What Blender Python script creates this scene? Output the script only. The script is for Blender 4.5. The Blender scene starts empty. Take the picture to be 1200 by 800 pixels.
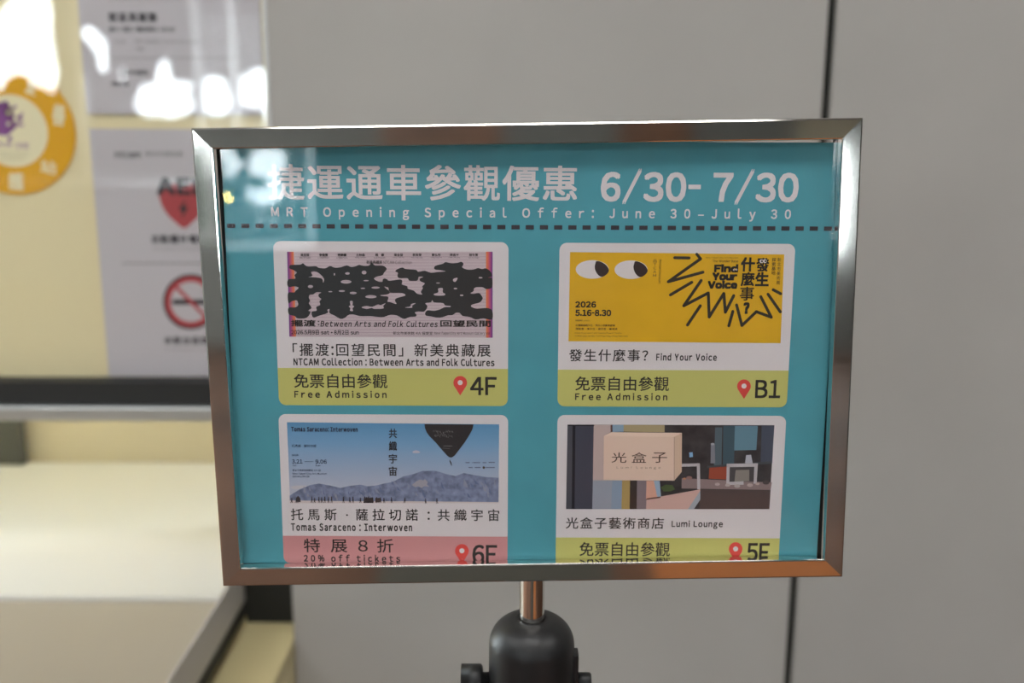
import bpy, bmesh, math, random
from mathutils import Vector, Matrix
from mathutils.geometry import tessellate_polygon

random.seed(11)
S = bpy.context.scene
COL = S.collection

# ------------------------------------------------------------------ camera
FPX = 1167.0                                     # 35 mm lens on a 36 mm sensor, 1200 px wide
PITCH, ROLL = math.atan(FPX / 5627.0), math.radians(0.25)
CAM = Vector((0, 0, 1.45))
FW = Vector((0, math.cos(PITCH), -math.sin(PITCH)))
_r = Vector((1, 0, 0)); _u = _r.cross(FW)
RT = _r * math.cos(ROLL) + _u * math.sin(ROLL)
UP = -_r * math.sin(ROLL) + _u * math.cos(ROLL)
cd = bpy.data.cameras.new('camera'); cam = bpy.data.objects.new('camera', cd); COL.objects.link(cam)
cd.sensor_width = 36.0; cd.lens = FPX / 1200 * 36.0
cd.clip_start = 0.02; cd.clip_end = 200
m = Matrix((RT, UP, -FW)).transposed().to_4x4(); m.translation = CAM
cam.matrix_world = m
cd.dof.use_dof = True; cd.dof.focus_distance = 0.694; cd.dof.aperture_fstop = 3.7
S.camera = cam

# ------------------------------------------------------------------ world, exposure
S.view_settings.view_transform = 'Standard'; S.view_settings.look = 'None'
S.view_settings.gamma = 1; S.view_settings.use_curve_mapping = False
S.view_settings.exposure = 0.45
w = bpy.data.worlds.new('sky'); S.world = w; w.use_nodes = True
bg = w.node_tree.nodes['Background']; bg.inputs[0].default_value = (0.86, 0.96, 1.0, 1); bg.inputs[1].default_value = 17.0
CEILING_LAMP = 7.0                                # emission of the ceiling panels
BOOTH_FILL = 0.115

# ------------------------------------------------------------------ helpers
def lin(v):
    v /= 255.0
    return v / 12.92 if v <= 0.04045 else ((v + 0.055) / 1.055) ** 2.4
def rgb(r, g, b, gain=1.0):
    return (min(.95, lin(r) * gain), min(.95, lin(g) * gain), min(.95, lin(b) * gain), 1)
MATS = {}
def mat(name, color, rough=0.6, metal=0.0, spec=0.5, noise=None, bump=None):
    """noise=(scale, amount) mottles the colour; bump=(scale, strength)"""
    if name in MATS: return MATS[name]
    M = bpy.data.materials.new(name); M.use_nodes = True
    nt = M.node_tree; b = nt.nodes['Principled BSDF']
    b.inputs['Base Color'].default_value = color; b.inputs['Roughness'].default_value = rough
    b.inputs['Metallic'].default_value = metal; b.inputs['Specular IOR Level'].default_value = spec
    if noise or bump:
        tc = nt.nodes.new('ShaderNodeTexCoord')
    if noise:
        n = nt.nodes.new('ShaderNodeTexNoise'); n.inputs['Scale'].default_value = noise[0]; n.inputs['Detail'].default_value = 5
        nt.links.new(tc.outputs['Object'], n.inputs['Vector'])
        r = nt.nodes.new('ShaderNodeValToRGB'); a = noise[1]
        r.color_ramp.elements[0].position = .3; r.color_ramp.elements[1].position = .7
        r.color_ramp.elements[0].color = tuple(c * (1 - a) for c in color[:3]) + (1,)
        r.color_ramp.elements[1].color = tuple(min(1, c * (1 + a)) for c in color[:3]) + (1,)
        nt.links.new(n.outputs['Fac'], r.inputs['Fac']); nt.links.new(r.outputs['Color'], b.inputs['Base Color'])
    if bump:
        n2 = nt.nodes.new('ShaderNodeTexNoise'); n2.inputs['Scale'].default_value = bump[0]; n2.inputs['Detail'].default_value = 4
        nt.links.new(tc.outputs['Object'], n2.inputs['Vector'])
        bp = nt.nodes.new('ShaderNodeBump'); bp.inputs['Strength'].default_value = bump[1]; bp.inputs['Distance'].default_value = .002
        nt.links.new(n2.outputs['Fac'], bp.inputs['Height']); nt.links.new(bp.outputs['Normal'], b.inputs['Normal'])
    MATS[name] = M
    return M
INK = 1.25                                        # printed colour as seen -> reflectance of the ink
def ink(r, g, b):
    return mat('print_%d_%d_%d' % (r, g, b), rgb(r, g, b, INK), .62, 0, .25)
def glass(name, f0, tint=(1, 1, 1, 1)):
    M = bpy.data.materials.new(name); M.use_nodes = True; nt = M.node_tree; nt.nodes.clear()
    o = nt.nodes.new('ShaderNodeOutputMaterial'); mx = nt.nodes.new('ShaderNodeMixShader')
    t = nt.nodes.new('ShaderNodeBsdfTransparent'); g = nt.nodes.new('ShaderNodeBsdfGlossy')
    t.inputs['Color'].default_value = tint
    g.inputs['Roughness'].default_value = 0.0
    lw = nt.nodes.new('ShaderNodeLayerWeight'); pw = nt.nodes.new('ShaderNodeMath'); pw.operation = 'POWER'; pw.inputs[1].default_value = 5
    ma = nt.nodes.new('ShaderNodeMath'); ma.operation = 'MULTIPLY_ADD'; ma.inputs[1].default_value = 1 - f0; ma.inputs[2].default_value = f0
    nt.links.new(lw.outputs['Facing'], pw.inputs[0]); nt.links.new(pw.outputs[0], ma.inputs[0]); nt.links.new(ma.outputs[0], mx.inputs[0])
    nt.links.new(t.outputs[0], mx.inputs[1]); nt.links.new(g.outputs[0], mx.inputs[2]); nt.links.new(mx.outputs[0], o.inputs['Surface'])
    return M
def emitter(name, color, strength):
    M = bpy.data.materials.new(name); M.use_nodes = True; nt = M.node_tree; nt.nodes.clear()
    o = nt.nodes.new('ShaderNodeOutputMaterial'); e = nt.nodes.new('ShaderNodeEmission')
    e.inputs[0].default_value = color; e.inputs[1].default_value = strength; nt.links.new(e.outputs[0], o.inputs['Surface'])
    return M

def obj(name, bm, mats, parent=None, smooth=False, M=None):
    me = bpy.data.meshes.new(name); bm.normal_update(); bm.to_mesh(me); bm.free()
    for mm in (mats if isinstance(mats, (list, tuple)) else [mats]): me.materials.append(mm)
    if smooth:
        for p in me.polygons: p.use_smooth = True
    o = bpy.data.objects.new(name, me); COL.objects.link(o)
    if parent: o.parent = parent
    if M is not None: o.matrix_local = M
    return o
def thing(name, label, cat, loc=(0, 0, 0), group=None, M=None):
    o = bpy.data.objects.new(name, None); COL.objects.link(o); o.empty_display_size = .05
    if M is not None: o.matrix_world = M
    else: o.location = loc
    o['label'] = label; o['category'] = cat
    if group: o['group'] = group
    return o
def tag(o, label, cat, group=None):
    o['label'] = label; o['category'] = cat
    if group: o['group'] = group
    return o
def struct(name, bm, m_, label=None, parent=None):
    o = obj(name, bm, m_, parent)
    if parent is None:
        o['kind'] = 'structure'
    if label: o['label'] = label
    return o
def box(bm, x0, x1, y0, y1, z0, z1, mi=0, bevel=0.0):
    vs = [bm.verts.new((x, y, z)) for x in (x0, x1) for y in (y0, y1) for z in (z0, z1)]
    fs = []
    for q in ((0, 1, 3, 2), (4, 6, 7, 5), (0, 4, 5, 1), (2, 3, 7, 6), (0, 2, 6, 4), (1, 5, 7, 3)):
        f = bm.faces.new([vs[i] for i in q]); f.material_index = mi; fs.append(f)
    if bevel:
        es = list({e for f in fs for e in f.edges})
        bmesh.ops.bevel(bm, geom=es, offset=bevel, segments=2, affect='EDGES', profile=.6)
    return bm
def bx(*a, **k): return box(bmesh.new(), *a, **k)
def lathe(bm, prof, n=64, cx=0, cy=0, cz=0, mi=0, axis='z'):
    rings = []
    for r, h in prof:
        ring = []
        for k in range(n):
            a = 2 * math.pi * k / n
            p = (r * math.cos(a), r * math.sin(a), h)
            if axis == 'x': p = (p[2], p[0], p[1])
            if axis == 'y': p = (p[0], p[2], p[1])
            ring.append(bm.verts.new((p[0] + cx, p[1] + cy, p[2] + cz)))
        rings.append(ring)
    for a, b in zip(rings, rings[1:]):
        for k in range(n):
            f = bm.faces.new((a[k], a[(k + 1) % n], b[(k + 1) % n], b[k])); f.material_index = mi
    for ring in (rings[0], rings[-1]):
        try: f = bm.faces.new(ring); f.material_index = mi
        except ValueError: pass
    bmesh.ops.recalc_face_normals(bm, faces=bm.faces[:])
    return bm

# where a line of sight from the camera's place meets a plane of the site
def ray(x, y): return FW + RT * ((x - 600) / FPX) - UP * ((y - 400) / FPX)
def on_y(x, y, Y):
    d = ray(x, y); P = CAM + d * ((Y - CAM.y) / d.y); return P.x, P.z
def on_z(x, y, Z):
    d = ray(x, y); P = CAM + d * ((Z - CAM.z) / d.z); return P.x, P.y

# ------------------------------------------------------------------ glyphs
GLYPH = {}
SQUEEZE = {'/': .52, '-': .42}
def one(ch):
    """outline of one character, triangulated, in em units"""
    if ch in GLYPH: return GLYPH[ch]
    wide = chr(ord(ch) + 0xFEE0) if '!' <= ch <= '~' else ch       # latin taken in the same sans as the Chinese
    c = bpy.data.curves.new('lettering', 'FONT'); c.body = wide; c.resolution_u = 3
    o = bpy.data.objects.new('lettering', c); COL.objects.link(o)
    bpy.context.view_layer.update()
    me = bpy.data.meshes.new_from_object(o.evaluated_get(bpy.context.evaluated_depsgraph_get()))
    co = [(v.co.x, v.co.y) for v in me.vertices]; fs = [tuple(p.vertices) for p in me.polygons]
    bpy.data.objects.remove(o); bpy.data.curves.remove(c); bpy.data.meshes.remove(me)
    GLYPH[ch] = (co, fs)
    return GLYPH[ch]
def glyphs(body, spacing=1.0, shear=0.0, narrow=1.0):
    """a line of lettering (or, with newlines, a column) as triangles, ink box scaled to 0..1; also the height of the ink in em"""
    co, fs = [], []; col = '\n' in body; pen = 0.0
    for ch in body.replace('\n', ''):
        if ch in ' \u3000':
            pen += .30 * (spacing if ch == ' ' else 3); continue
        g, f = one(ch); q = SQUEEZE.get(ch, 1.0); g = [(x * q, y) for x, y in g] if q != 1 else g
        x0 = min(p[0] for p in g); x1 = max(p[0] for p in g); n = len(co)
        if col:
            co += [(x - (x0 + x1) / 2, y - pen) for x, y in g]; pen += 1.04
        elif ord(ch) > 0x2E80 and ch not in '：':
            co += [(x + pen, y) for x, y in g]; pen += spacing
        else:
            co += [((x - x0) * narrow + pen + .05, y) for x, y in g]; pen += (x1 - x0) * narrow + .115 + (spacing - 1) * .45
        fs += [tuple(k + n for k in q) for q in f]
    co = [(x + shear * y, y) for x, y in co]
    x0 = min(p[0] for p in co); x1 = max(p[0] for p in co); y0 = min(p[1] for p in co); y1 = max(p[1] for p in co)
    return [((x - x0) / max(1e-6, x1 - x0), (y - y0) / max(1e-6, y1 - y0)) for x, y in co], fs, max(.1, y1 - y0)
def catmull(pts, n=4, closed=True):
    out = []; N = len(pts)
    for i in range(N if closed else N - 1):
        g = (lambda k: pts[k % N]) if closed else (lambda k: pts[max(0, min(N - 1, k))])
        p0, p1, p2, p3 = g(i - 1), g(i), g(i + 1), g(i + 2)
        for k in range(n):
            t = k / n
            out.append(tuple(.5 * (2 * b + (c - a) * t + (2 * a - 5 * b + 4 * c - d) * t * t + (-a + 3 * b - 3 * c + d) * t ** 3) for a, b, c, d in zip(p0, p1, p2, p3)))
    if not closed: out.append(tuple(pts[-1]))
    return out
def ell(cx, cy, rx, ry, n=28):
    return [(cx + rx * math.cos(2 * math.pi * k / n), cy + ry * math.sin(2 * math.pi * k / n)) for k in range(n)]
def rrect(x0, y0, x1, y1, r, n=6):
    out = []
    for cx, cy, a0 in ((x1 - r, y1 - r, 0), (x0 + r, y1 - r, 90), (x0 + r, y0 + r, 180), (x1 - r, y0 + r, 270)):
        for k in range(n + 1):
            a = math.radians(a0 + 90 * k / n); out.append((cx + r * math.cos(a), cy + r * math.sin(a)))
    return out
def capsule(p, q, r, n=6):
    a = math.atan2(q[1] - p[1], q[0] - p[0]); out = []
    for c, s in ((q, a - math.pi / 2), (p, a + math.pi / 2)):
        for k in range(n + 1):
            t = s + math.pi * k / n; out.append((c[0] + r * math.cos(t), c[1] + r * math.sin(t)))
    return out

class Print:
    """flat ink on a sheet. Sheet coordinates: x right, z up, in metres; layers step towards the viewer (-y).
    to(x, y) turns a measured position in the photograph's frame into sheet coordinates."""
    STEP = 0.00006
    def __init__(self, to): self.bm = bmesh.new(); self.mats = []; self.to = to
    def mi(self, m_):
        if m_ not in self.mats: self.mats.append(m_)
        return self.mats.index(m_)
    def raw(self, pts, m_, layer, holes=()):
        loops = [pts] + list(holes)
        flat = [p for l in loops for p in l]
        vs = [self.bm.verts.new((p[0], -layer * self.STEP, p[1])) for p in flat]
        i = self.mi(m_)
        for t in tessellate_polygon([[Vector((p[0], p[1], 0)) for p in l] for l in loops]):
            a, b, c = [flat[k] for k in t]
            cr = (b[0] - a[0]) * (c[1] - a[1]) - (b[1] - a[1]) * (c[0] - a[0])
            if abs(cr) < 1e-14: continue
            if cr < 0: t = t[::-1]
            try: f = self.bm.faces.new([vs[k] for k in t]); f.material_index = i
            except ValueError: pass
    def poly(self, pts, m_, layer, holes=()):
        self.raw([self.to(*p) for p in pts], m_, layer, [[self.to(*p) for p in h] for h in holes])
    def rect(self, x0, y0, x1, y1, m_, layer):
        self.poly([(x0, y0), (x1, y0), (x1, y1), (x0, y1)], m_, layer)
    def text(self, body, x0, y0, x1, y1, m_, layer, spacing=1.0, bold=0.0, shear=0.0, turn=0):
        """lettering whose ink fills the measured box; bold = added stroke in em; turn: 1 = quarter turn clockwise, or degrees (float)"""
        co, fs, hem = glyphs(body, spacing, shear)
        xm, ym = (x0 + x1) / 2, (y0 + y1) / 2
        L, R, T, B = self.to(x0, ym), self.to(x1, ym), self.to(xm, y0), self.to(xm, y1)
        cx, cz = self.to(xm, ym); W = math.hypot(R[0] - L[0], R[1] - L[1]); H = math.hypot(T[0] - B[0], T[1] - B[1])
        i = self.mi(m_); e = bold * (W if turn == 1 else H) / hem / 2
        W -= 2 * e; H -= 2 * e
        for k, (du, dv) in enumerate(((0, 0),) if bold == 0 else [(q * e, r * e) for q in ((-1, 1) if bold < .065 else (-1, 0, 1)) for r in ((-1, 1) if bold < .065 else (-1, 0, 1))]):
            vs = []
            for a, b in co:
                a -= .5; b -= .5
                if turn == 1: a, b = b, -a
                a = a * W + du; b = b * H + dv
                if isinstance(turn, float):
                    t = -math.radians(turn); a, b = a * math.cos(t) - b * math.sin(t), a * math.sin(t) + b * math.cos(t)
                vs.append(self.bm.verts.new((cx + a, -(layer + k * .04) * self.STEP, cz + b)))
            for f in fs:
                try: q = self.bm.faces.new([vs[j] for j in f]); q.material_index = i
                except ValueError: pass
    def build(self, name, parent, label=None, smooth=False):
        o = obj(name, self.bm, self.mats, parent)
        if label: o['label'] = label
        return o

# ------------------------------------------------------------------ materials
steel = mat('polished_steel', (.80, .77, .73, 1), .07, 1.0)
satin = mat('brushed_steel', (.62, .62, .61, 1), .32, 1.0)
blackp = mat('black_plastic', (.012, .012, .013, 1), .42, 0, .5, bump=(900, .05))
black_rubber_and_shade = mat('black_rubber_and_shade', (.015, .015, .015, 1), .6)
concrete = mat('grey_wall_panel', rgb(170, 166.5, 162, 1.12), .75, 0, .3, noise=(3.0, .05), bump=(60, .05))
dark_joint_and_shade = mat('dark_joint_and_shade', (.016, .016, .013, 1), .8)
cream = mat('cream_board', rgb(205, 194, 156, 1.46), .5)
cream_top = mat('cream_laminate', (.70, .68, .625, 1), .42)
beige = mat('shaded_laminate', (.415, .365, .29, 1), .45)  # darker than the top: shade on the counter's front put into its colour
grey_edge = mat('pale_grey_edge', (.50, .47, .44, 1), .5)
plaster = mat('plaster', (.10, .097, .09, 1), .9)
ceil_m = mat('ceiling_paint', (.20, .195, .19, 1), .9)
wood = mat('orange_brown_floor', (.085, .042, .025, 1), .7, 0, .2, noise=(1.1, .5))
white_metal = mat('white_metal', (.75, .75, .74, 1), .4)
leafm = mat('dark_leaf', (.012, .022, .008, 1), .6)
barkm = mat('bark', (.03, .022, .015, 1), .9)
acrylic = glass('clear_acrylic', .026)
pane_m = glass('window_glass', .05)

# ------------------------------------------------------------------ the hall
WY = 1.40                                         # face of the wall panels
xl_t = on_y(314, 0, WY)[0]                        # left edge of the grey pillar panel
PL = on_y(330, 420, WY)[0]
g0, g1 = on_y(945.5, 400, WY)[0], on_y(955.0, 400, WY)[0]
RX0, RX1, RY0, H = -6.0, 5.0, -7.0, 3.6
struct('floor', bx(RX0, RX1, RY0, 2.3, -.1, 0), wood)
struct('ceiling', bx(RX0, RX1, RY0, 2.3, H, H + .1), ceil_m)
struct('wall_left', bx(RX0 - .1, RX0, RY0, 2.3, 0, H), plaster)
struct('wall_right', bx(RX1, RX1 + .1, RY0, 2.3, 0, H), plaster)
struct('wall_center', bx(PL, g0, WY, WY + .25, 0, H, bevel=.002), concrete, 'grey wall panel behind the sign, left of the dark joint')
struct('wall_front', bx(g1, RX1, WY, WY + .25, 0, H, bevel=.002), concrete, 'grey wall panel right of the dark joint')
struct('trim_1', bx(g0, g1, WY + .012, WY + .2, 0, H), dark_joint_and_shade, 'dark joint between the two grey wall panels')
struct('trim_2', bx(PL - .006, PL - .001, WY + .002, WY + .05, on_y(330, 470, WY)[1], H), white_metal, 'thin pale strip along the left edge of the grey panel')
# rear wall with the window that mirrors in the glass
WX0, WX1, WZ0, WZ1 = -5.4, -1.62, 0.95, 2.95
bm = bmesh.new()
box(bm, RX0, WX0, RY0 - .2, RY0, 0, H); box(bm, WX1, 3.5, RY0 - .2, RY0, 0, H); box(bm, 4.5, RX1, RY0 - .2, RY0, 0, H)
box(bm, 3.5, 4.5, RY0 - .2, RY0, 0, .9); box(bm, 3.5, 4.5, RY0 - .2, RY0, 1.9, H)
box(bm, WX0, WX1, RY0 - .2, RY0, 0, WZ0); box(bm, WX0, WX1, RY0 - .2, RY0, WZ1, H)
struct('wall_back', bm, plaster)
struct('dark_reflection_patch', bx(-.36, .30, -3.2, -.55, 0, .003), mat('dark_figure_stand_in', (.03, .028, .02, 1), .65), 'dark floor patch added for the dark figure mirrored in the frame')  # added patch, stands in for the person mirrored in the steel frame
bm = bmesh.new()
for x in (WX0, -4.2, -3.06, -2.71, WX1 - .06): box(bm, x, x + .06, RY0 - .14, RY0 - .06, WZ0, WZ1)
box(bm, WX0, WX1, RY0 - .14, RY0 - .06, WZ0, WZ0 + .06); box(bm, WX0, WX1, RY0 - .14, RY0 - .06, WZ1 - .06, WZ1)
struct('lit_floor_patch', bx(.42, 1.3, -3.2, -.35, 0, .003), mat('lit_floor_orange', (.30, .105, .032, 1), .7, 0, .2), 'orange floor patch, painted light of the lit floor mirrored in the frame')  # brightly lit floor put into colour, for the frame's right-hand reflection
win2 = struct('window_2', bm, satin)
obj('pane', bx(WX0, WX1, RY0 - .102, RY0 - .098, WZ0, WZ1), pane_m, win2)
win3 = struct('window_3', box(box(box(box(bmesh.new(), 3.5, 3.56, RY0 - .14, RY0 - .06, .9, 1.9), 4.44, 4.5, RY0 - .14, RY0 - .06, .9, 1.9), 3.56, 4.44, RY0 - .14, RY0 - .06, .9, .96), 3.56, 4.44, RY0 - .14, RY0 - .06, 1.84, 1.9), satin)
obj('pane', bx(3.56, 4.44, RY0 - .102, RY0 - .098, .96, 1.84), pane_m, win3)
wp = mat('wood_panelling', (.11, .052, .03, 1), .5, 0, .3, noise=(2.0, .4)); tan = mat('tan_panelling', (.26, .22, .16, 1), .5, 0, .3, noise=(2.0, .2))
for i, (x0, x1) in enumerate(((-1.1, -.1), (.9, 1.5), (2.4, 3.2))): struct('trim_%d' % (4 + i), bx(x0, x1, RY0, RY0 + .05, 0, H), tan if i == 2 else wp, 'tan panel on the rear wall' if i == 2 else 'brown wood panel on the rear wall')
pl = bpy.data.lights.new('daylight_portal', 'AREA'); pl.shape = 'RECTANGLE'; pl.size = WX1 - WX0; pl.size_y = WZ1 - WZ0
pl.cycles.is_portal = True
po = bpy.data.objects.new('daylight_portal', pl); COL.objects.link(po)
po.location = ((WX0 + WX1) / 2, RY0 - .22, (WZ0 + WZ1) / 2); po.rotation_euler = (math.radians(90), 0, 0)

# ------------------------------------------------------------------ ticket window on the left
GY = WY + .012                                    # glass
BY = WY + .030                                    # cream board behind it
zt = on_y(0, 446.5, WY)[1]; zm = on_y(0, 472.5, WY)[1]; zb = on_y(0, 490.5, WY)[1]
XL = -2.0
win = struct('window_1', bx(XL, PL - .006, WY - .004, WY + .06, zm, zt), black_rubber_and_shade, 'glazed counter window left of the grey panel')
obj('pane', bx(XL, PL - .006, GY, GY + .004, zt, H), pane_m, win)
o = obj('sill_rail', bx(XL, PL - .006, WY - .014, WY + .06, zb, zm, bevel=.004), satin, win); o['label'] = 'brushed steel rail'
o = obj('backing_board', bx(XL, PL - .006, BY, BY + .012, zt - .005, H), cream, win); o['label'] = 'cream board behind the glass'
# ------------------------------------------------------------------ counter
CZ = .79
yb = on_z(120, 541, CZ)[1] + .004
yf = on_z(130, 699, CZ)[1]
xr = on_z(262, 697, CZ)[0]                         # right-hand edge of the counter, running towards the camera
struct('wall_booth', bx(XL, .5, yb, yb + .1, 0, H), mat('cream_wall_paint', (.62, .535, .37, 1), .7), 'cream wall seen through the gap under the window')
t = thing('reception_counter', 'cream reception counter below the glazed window on the left', 'counter', ((XL + xr) / 2, 1.2, 0))
def loc(b): bmesh.ops.translate(b, verts=b.verts[:], vec=-Vector(t.location)); return b
SL = .062                                          # slab
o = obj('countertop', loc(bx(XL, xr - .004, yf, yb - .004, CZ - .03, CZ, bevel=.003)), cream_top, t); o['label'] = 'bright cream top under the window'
o = obj('front_ledge', loc(bx(XL, xr - .004, .62, yf - .001, CZ - .04, CZ - .006, bevel=.003)), beige, t); o['label'] = 'front ledge, its shade painted as darker beige'
o = obj('end_panel', loc(bx(xr - .004, xr, .62, yb - .004, CZ - SL, CZ, bevel=.001)), grey_edge, t); o['label'] = 'pale grey end edge'
o = obj('underside_shade', loc(bx(XL, xr - .003, .63, yb - .004, CZ - SL - .03, CZ - SL - .0005)), black_rubber_and_shade, t); o['label'] = 'black strip painted as the shade under the slab'  # black colour stands for the shade in the recess below the slab
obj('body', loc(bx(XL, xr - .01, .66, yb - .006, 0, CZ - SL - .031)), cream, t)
z2 = CZ - SL - .034
ya = on_z(320, 728, z2)[1]
struct('trim_3', bx(xr + .001, PL - .001, ya, ya + .03, 0, 1.02), dark_joint_and_shade, 'dark board painted as the shade between the counter and the grey panel')  # dark-painted board in place of the shaded gap beside the counter
tt = thing('side_cabinet', 'low cream cabinet in the gap beside the counter end', 'cabinet', ((xr + PL) / 2, ya - .2, 0))
bm = bx(xr + .001, PL - .001, .80, ya - .002, z2 - .03, z2, bevel=.002); bmesh.ops.translate(bm, verts=bm.verts[:], vec=-Vector(tt.location))
obj('top', bm, mat('cream_shelf', (.70, .60, .33, 1), .5), tt)
bm = bx(xr + .003, PL - .003, .82, ya - .004, 0, z2 - .031); bmesh.ops.translate(bm, verts=bm.verts[:], vec=-Vector(tt.location))
obj('body', bm, cream, tt)
# dark post inside the booth
px0 = on_y(24, 515, yb - .03)[0]
tag(obj('support_post', bx(px0 - .16, px0, yb - .03, yb - .006, CZ, 1.8, bevel=.004), mat('dark_olive_paint', (.075, .073, .058, 1), .5)),
    'dark upright post behind the rail at the left edge of the photo', 'post')

# ------------------------------------------------------------------ notices behind the glass
def wall_map(Y): return lambda x, y: on_y(x, y, Y)
def plane_thing(name, label, cat, Y, px, py):
    X, Z = on_y(px, py, Y); return thing(name, label, cat, (X, Y, Z))
def local_map(t_):
    X, Y, Z = t_.location
    def f(x, y):
        a, b = on_y(x, y, Y); return a - X, b - Z
    return f
NG = 1.46
def nink(r, g, b): return mat('notice_%d_%d_%d' % (r, g, b), rgb(r, g, b, NG), .55, 0, .3)
npaper, nblack, ngrey = nink(176, 172, 176), nink(40, 38, 44), nink(120, 116, 120)
# upper notice
n1 = plane_thing('notice', 'pale grey opening-hours notice at the top edge of the photo, above the red-heart notice', 'notice', BY - .004, 200, 134)
mp = local_map(n1)
p = Print(mp); xa, xb = on_y(98, 70, BY)[0] - n1.location.x, on_y(309.5, 100, BY)[0] - n1.location.x
bm = bmesh.new(); box(bm, xa, xb, 0, .003, 0, .32); obj('sheet', bm, npaper, n1)
p = Print(mp)
p.text('館區與建築', 127, 14.5, 184, 26, nblack, 2, 1.1, .05); p.build('heading', n1)
p = Print(mp)
p.text('週六/週日/國定假日 10:00', 127.5, 31, 205, 37.5, nblack, 2, 1.0, .04); p.build('subheading', n1); p = Print(mp)
p.text('10:00', 133, 46.5, 147, 51.5, ngrey, 2); p.build('opening_hours', n1); p = Print(mp); p.text('週六至週日 10:00 至 18:00', 158.5, 46, 236, 51.5, ngrey, 2)
p.build('opening_days', n1); p = Print(mp); p.text('休館', 159, 55, 169, 60, ngrey, 2); p.build('closing_note', n1); p = Print(mp); p.text('戶外園區', 145, 82, 174, 88, nblack, 2, 1.0, .04); p.text('開放', 131, 95.5, 152, 101, nblack, 2, 1.0, .04)
p.build('garden_note', n1)
p = Print(mp); p.rect(125, -1, 300, -.3, ngrey, 2); p.rect(128, 67.5, 277, 68.3, ngrey, 2); p.build('rule', n1)
# lower notice
n2 = plane_thing('notice', 'pale grey notice with a red AED heart and a no-smoking symbol', 'notice', BY - .004, 215, 300)
mp = local_map(n2)
zt2 = on_y(200, 151, BY)[1] - n2.location.z; xa = on_y(117.5, 300, BY)[0] - n2.location.x; xb = on_y(322, 300, BY)[0] - n2.location.x
zb2 = zt + .002 - n2.location.z
bm = bmesh.new(); box(bm, xa, xb, 0, .003, zb2, zt2); obj('sheet', bm, npaper, n2)
p = Print(mp); p.text('ntcam', 134.5, 177, 165, 185, nblack, 2, 1.1, .05); p.build('logo_lettering', n2); p = Print(mp); p.text('新北市美術館', 171, 177, 214, 183.5, nblack, 2, 1.1); p.build('header_lettering', n2)
p = Print(mp)
p.poly(catmull([(186, 226), (186.5, 219), (191, 215.5), (200, 215), (215.8, 216), (231, 215), (240, 215.5), (245, 219), (245.5, 226), (243, 238), (236, 250), (226, 260), (216, 267.5), (205, 260), (195, 250), (188.5, 238)], 4), nink(158, 62, 66), 2)
p.build('heart_symbol', n2, 'red heart')
p = Print(mp); p.poly([(217.5, 233), (208.5, 246.5), (213.5, 246), (213, 256), (221.5, 241.5), (216, 242.5)], nblack, 4); p.build('lightning_bolt', n2)
p = Print(mp); p.text('AED', 183.5, 208, 245, 228.5, nblack, 4, 1.15, .10); p.build('heading', n2)
p = Print(mp); p.text('自動體外電擊器', 178, 275, 254, 285.5, nblack, 2, 1.05, .05); p.build('heart_caption', n2); p = Print(mp); p.text('Automated External Defibrillator', 179, 289, 253, 293, ngrey, 2)
p.build('heart_translation', n2); p = Print(mp); p.text('本館全面禁菸', 192, 394, 256, 403.5, nblack, 2, 1.05, .05); p.build('smoking_caption', n2); p = Print(mp); p.text('No Smoking in the Museum', 193, 407, 255, 411, ngrey, 2); p.build('smoking_translation', n2)
p = Print(mp); p.rect(143, 307.6, 292, 309.2, ngrey, 2); p.build('rule', n2)
p = Print(mp); C0 = (223.5, 353.5)
p.poly(ell(*C0, 32.5, 32.5, 48), nblack, 2, [ell(*C0, 29, 29, 48)]); p.poly(ell(*C0, 29.5, 29.5, 48), nink(160, 62, 66), 3, [ell(*C0, 23.5, 23.5, 48)])
p.rect(202, 350.8, 246, 356.8, nblack, 2)
p.poly([(203.5, 336), (206.5, 333), (244, 371), (241, 374)], nink(160, 62, 66), 4); p.build('no_smoking_symbol', n2)
# round sticker
st = plane_thing('sticker', 'round orange ring sticker with a purple emblem at the left edge of the photo', 'sticker', BY - .002, 14.5, 153.5)
mp = local_map(st); orange = nink(202, 151, 24); pale = nink(214, 204, 172); purple = nink(124, 72, 132)
k = 1.0 / 1.0
R_ = abs(mp(88.5, 153.5)[0]); Ri = abs(mp(56, 153.5)[0])
bm = bmesh.new(); lathe(bm, [(R_, 0), (R_, .0008)], 72, axis='y'); obj('ring', bm, orange, st)
p = Print(mp); p.raw(ell(0, 0, Ri, Ri, 60), pale, 2); p.build('centre_disc', st, 'pale disc')
p = Print(mp)
for ch, x, y, w_, h_, a in (('別', -3, 98, 14, 18, -12.), ('友', 36.5, 103, 13, 17, 18.), ('善', 69, 134.5, 15, 26, 8.), ('站', 57, 196, 19, 16, 8.), ('護', 19, 212.5, 18, 21, 4.), ('守', -22, 205, 17, 18, -8.)):
    p = Print(mp); p.text(ch, x - w_ / 2, y - h_ / 2, x + w_ / 2, y + h_ / 2, pale, 2, bold=.06, turn=a); p.build('ring_character', st)
p = Print(mp)
p.poly(catmull([(-12, 150), (-8, 128), (0, 120), (9, 121), (12, 130), (17, 138), (14, 146), (15, 152), (8, 159), (0, 158), (-8, 160)], 4), purple, 3)
for k_ in range(34):
    a = random.uniform(-1.6, 1.3); d = random.uniform(10, 27); s = random.uniform(1.2, 3.0)
    p.poly(ell(4 + d * math.cos(a), 142 + d * math.sin(a) * .8, s, s, 8), purple, 3)
for cx, cy in ((10, 132), (10, 145), (18, 140)):
    for j in range(6):
        a = j * math.pi / 3; p.poly(ell(cx + 1.7 * math.cos(a), cy + 1.7 * math.sin(a), 1.0, 1.0, 10), pale, 4)
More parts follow.
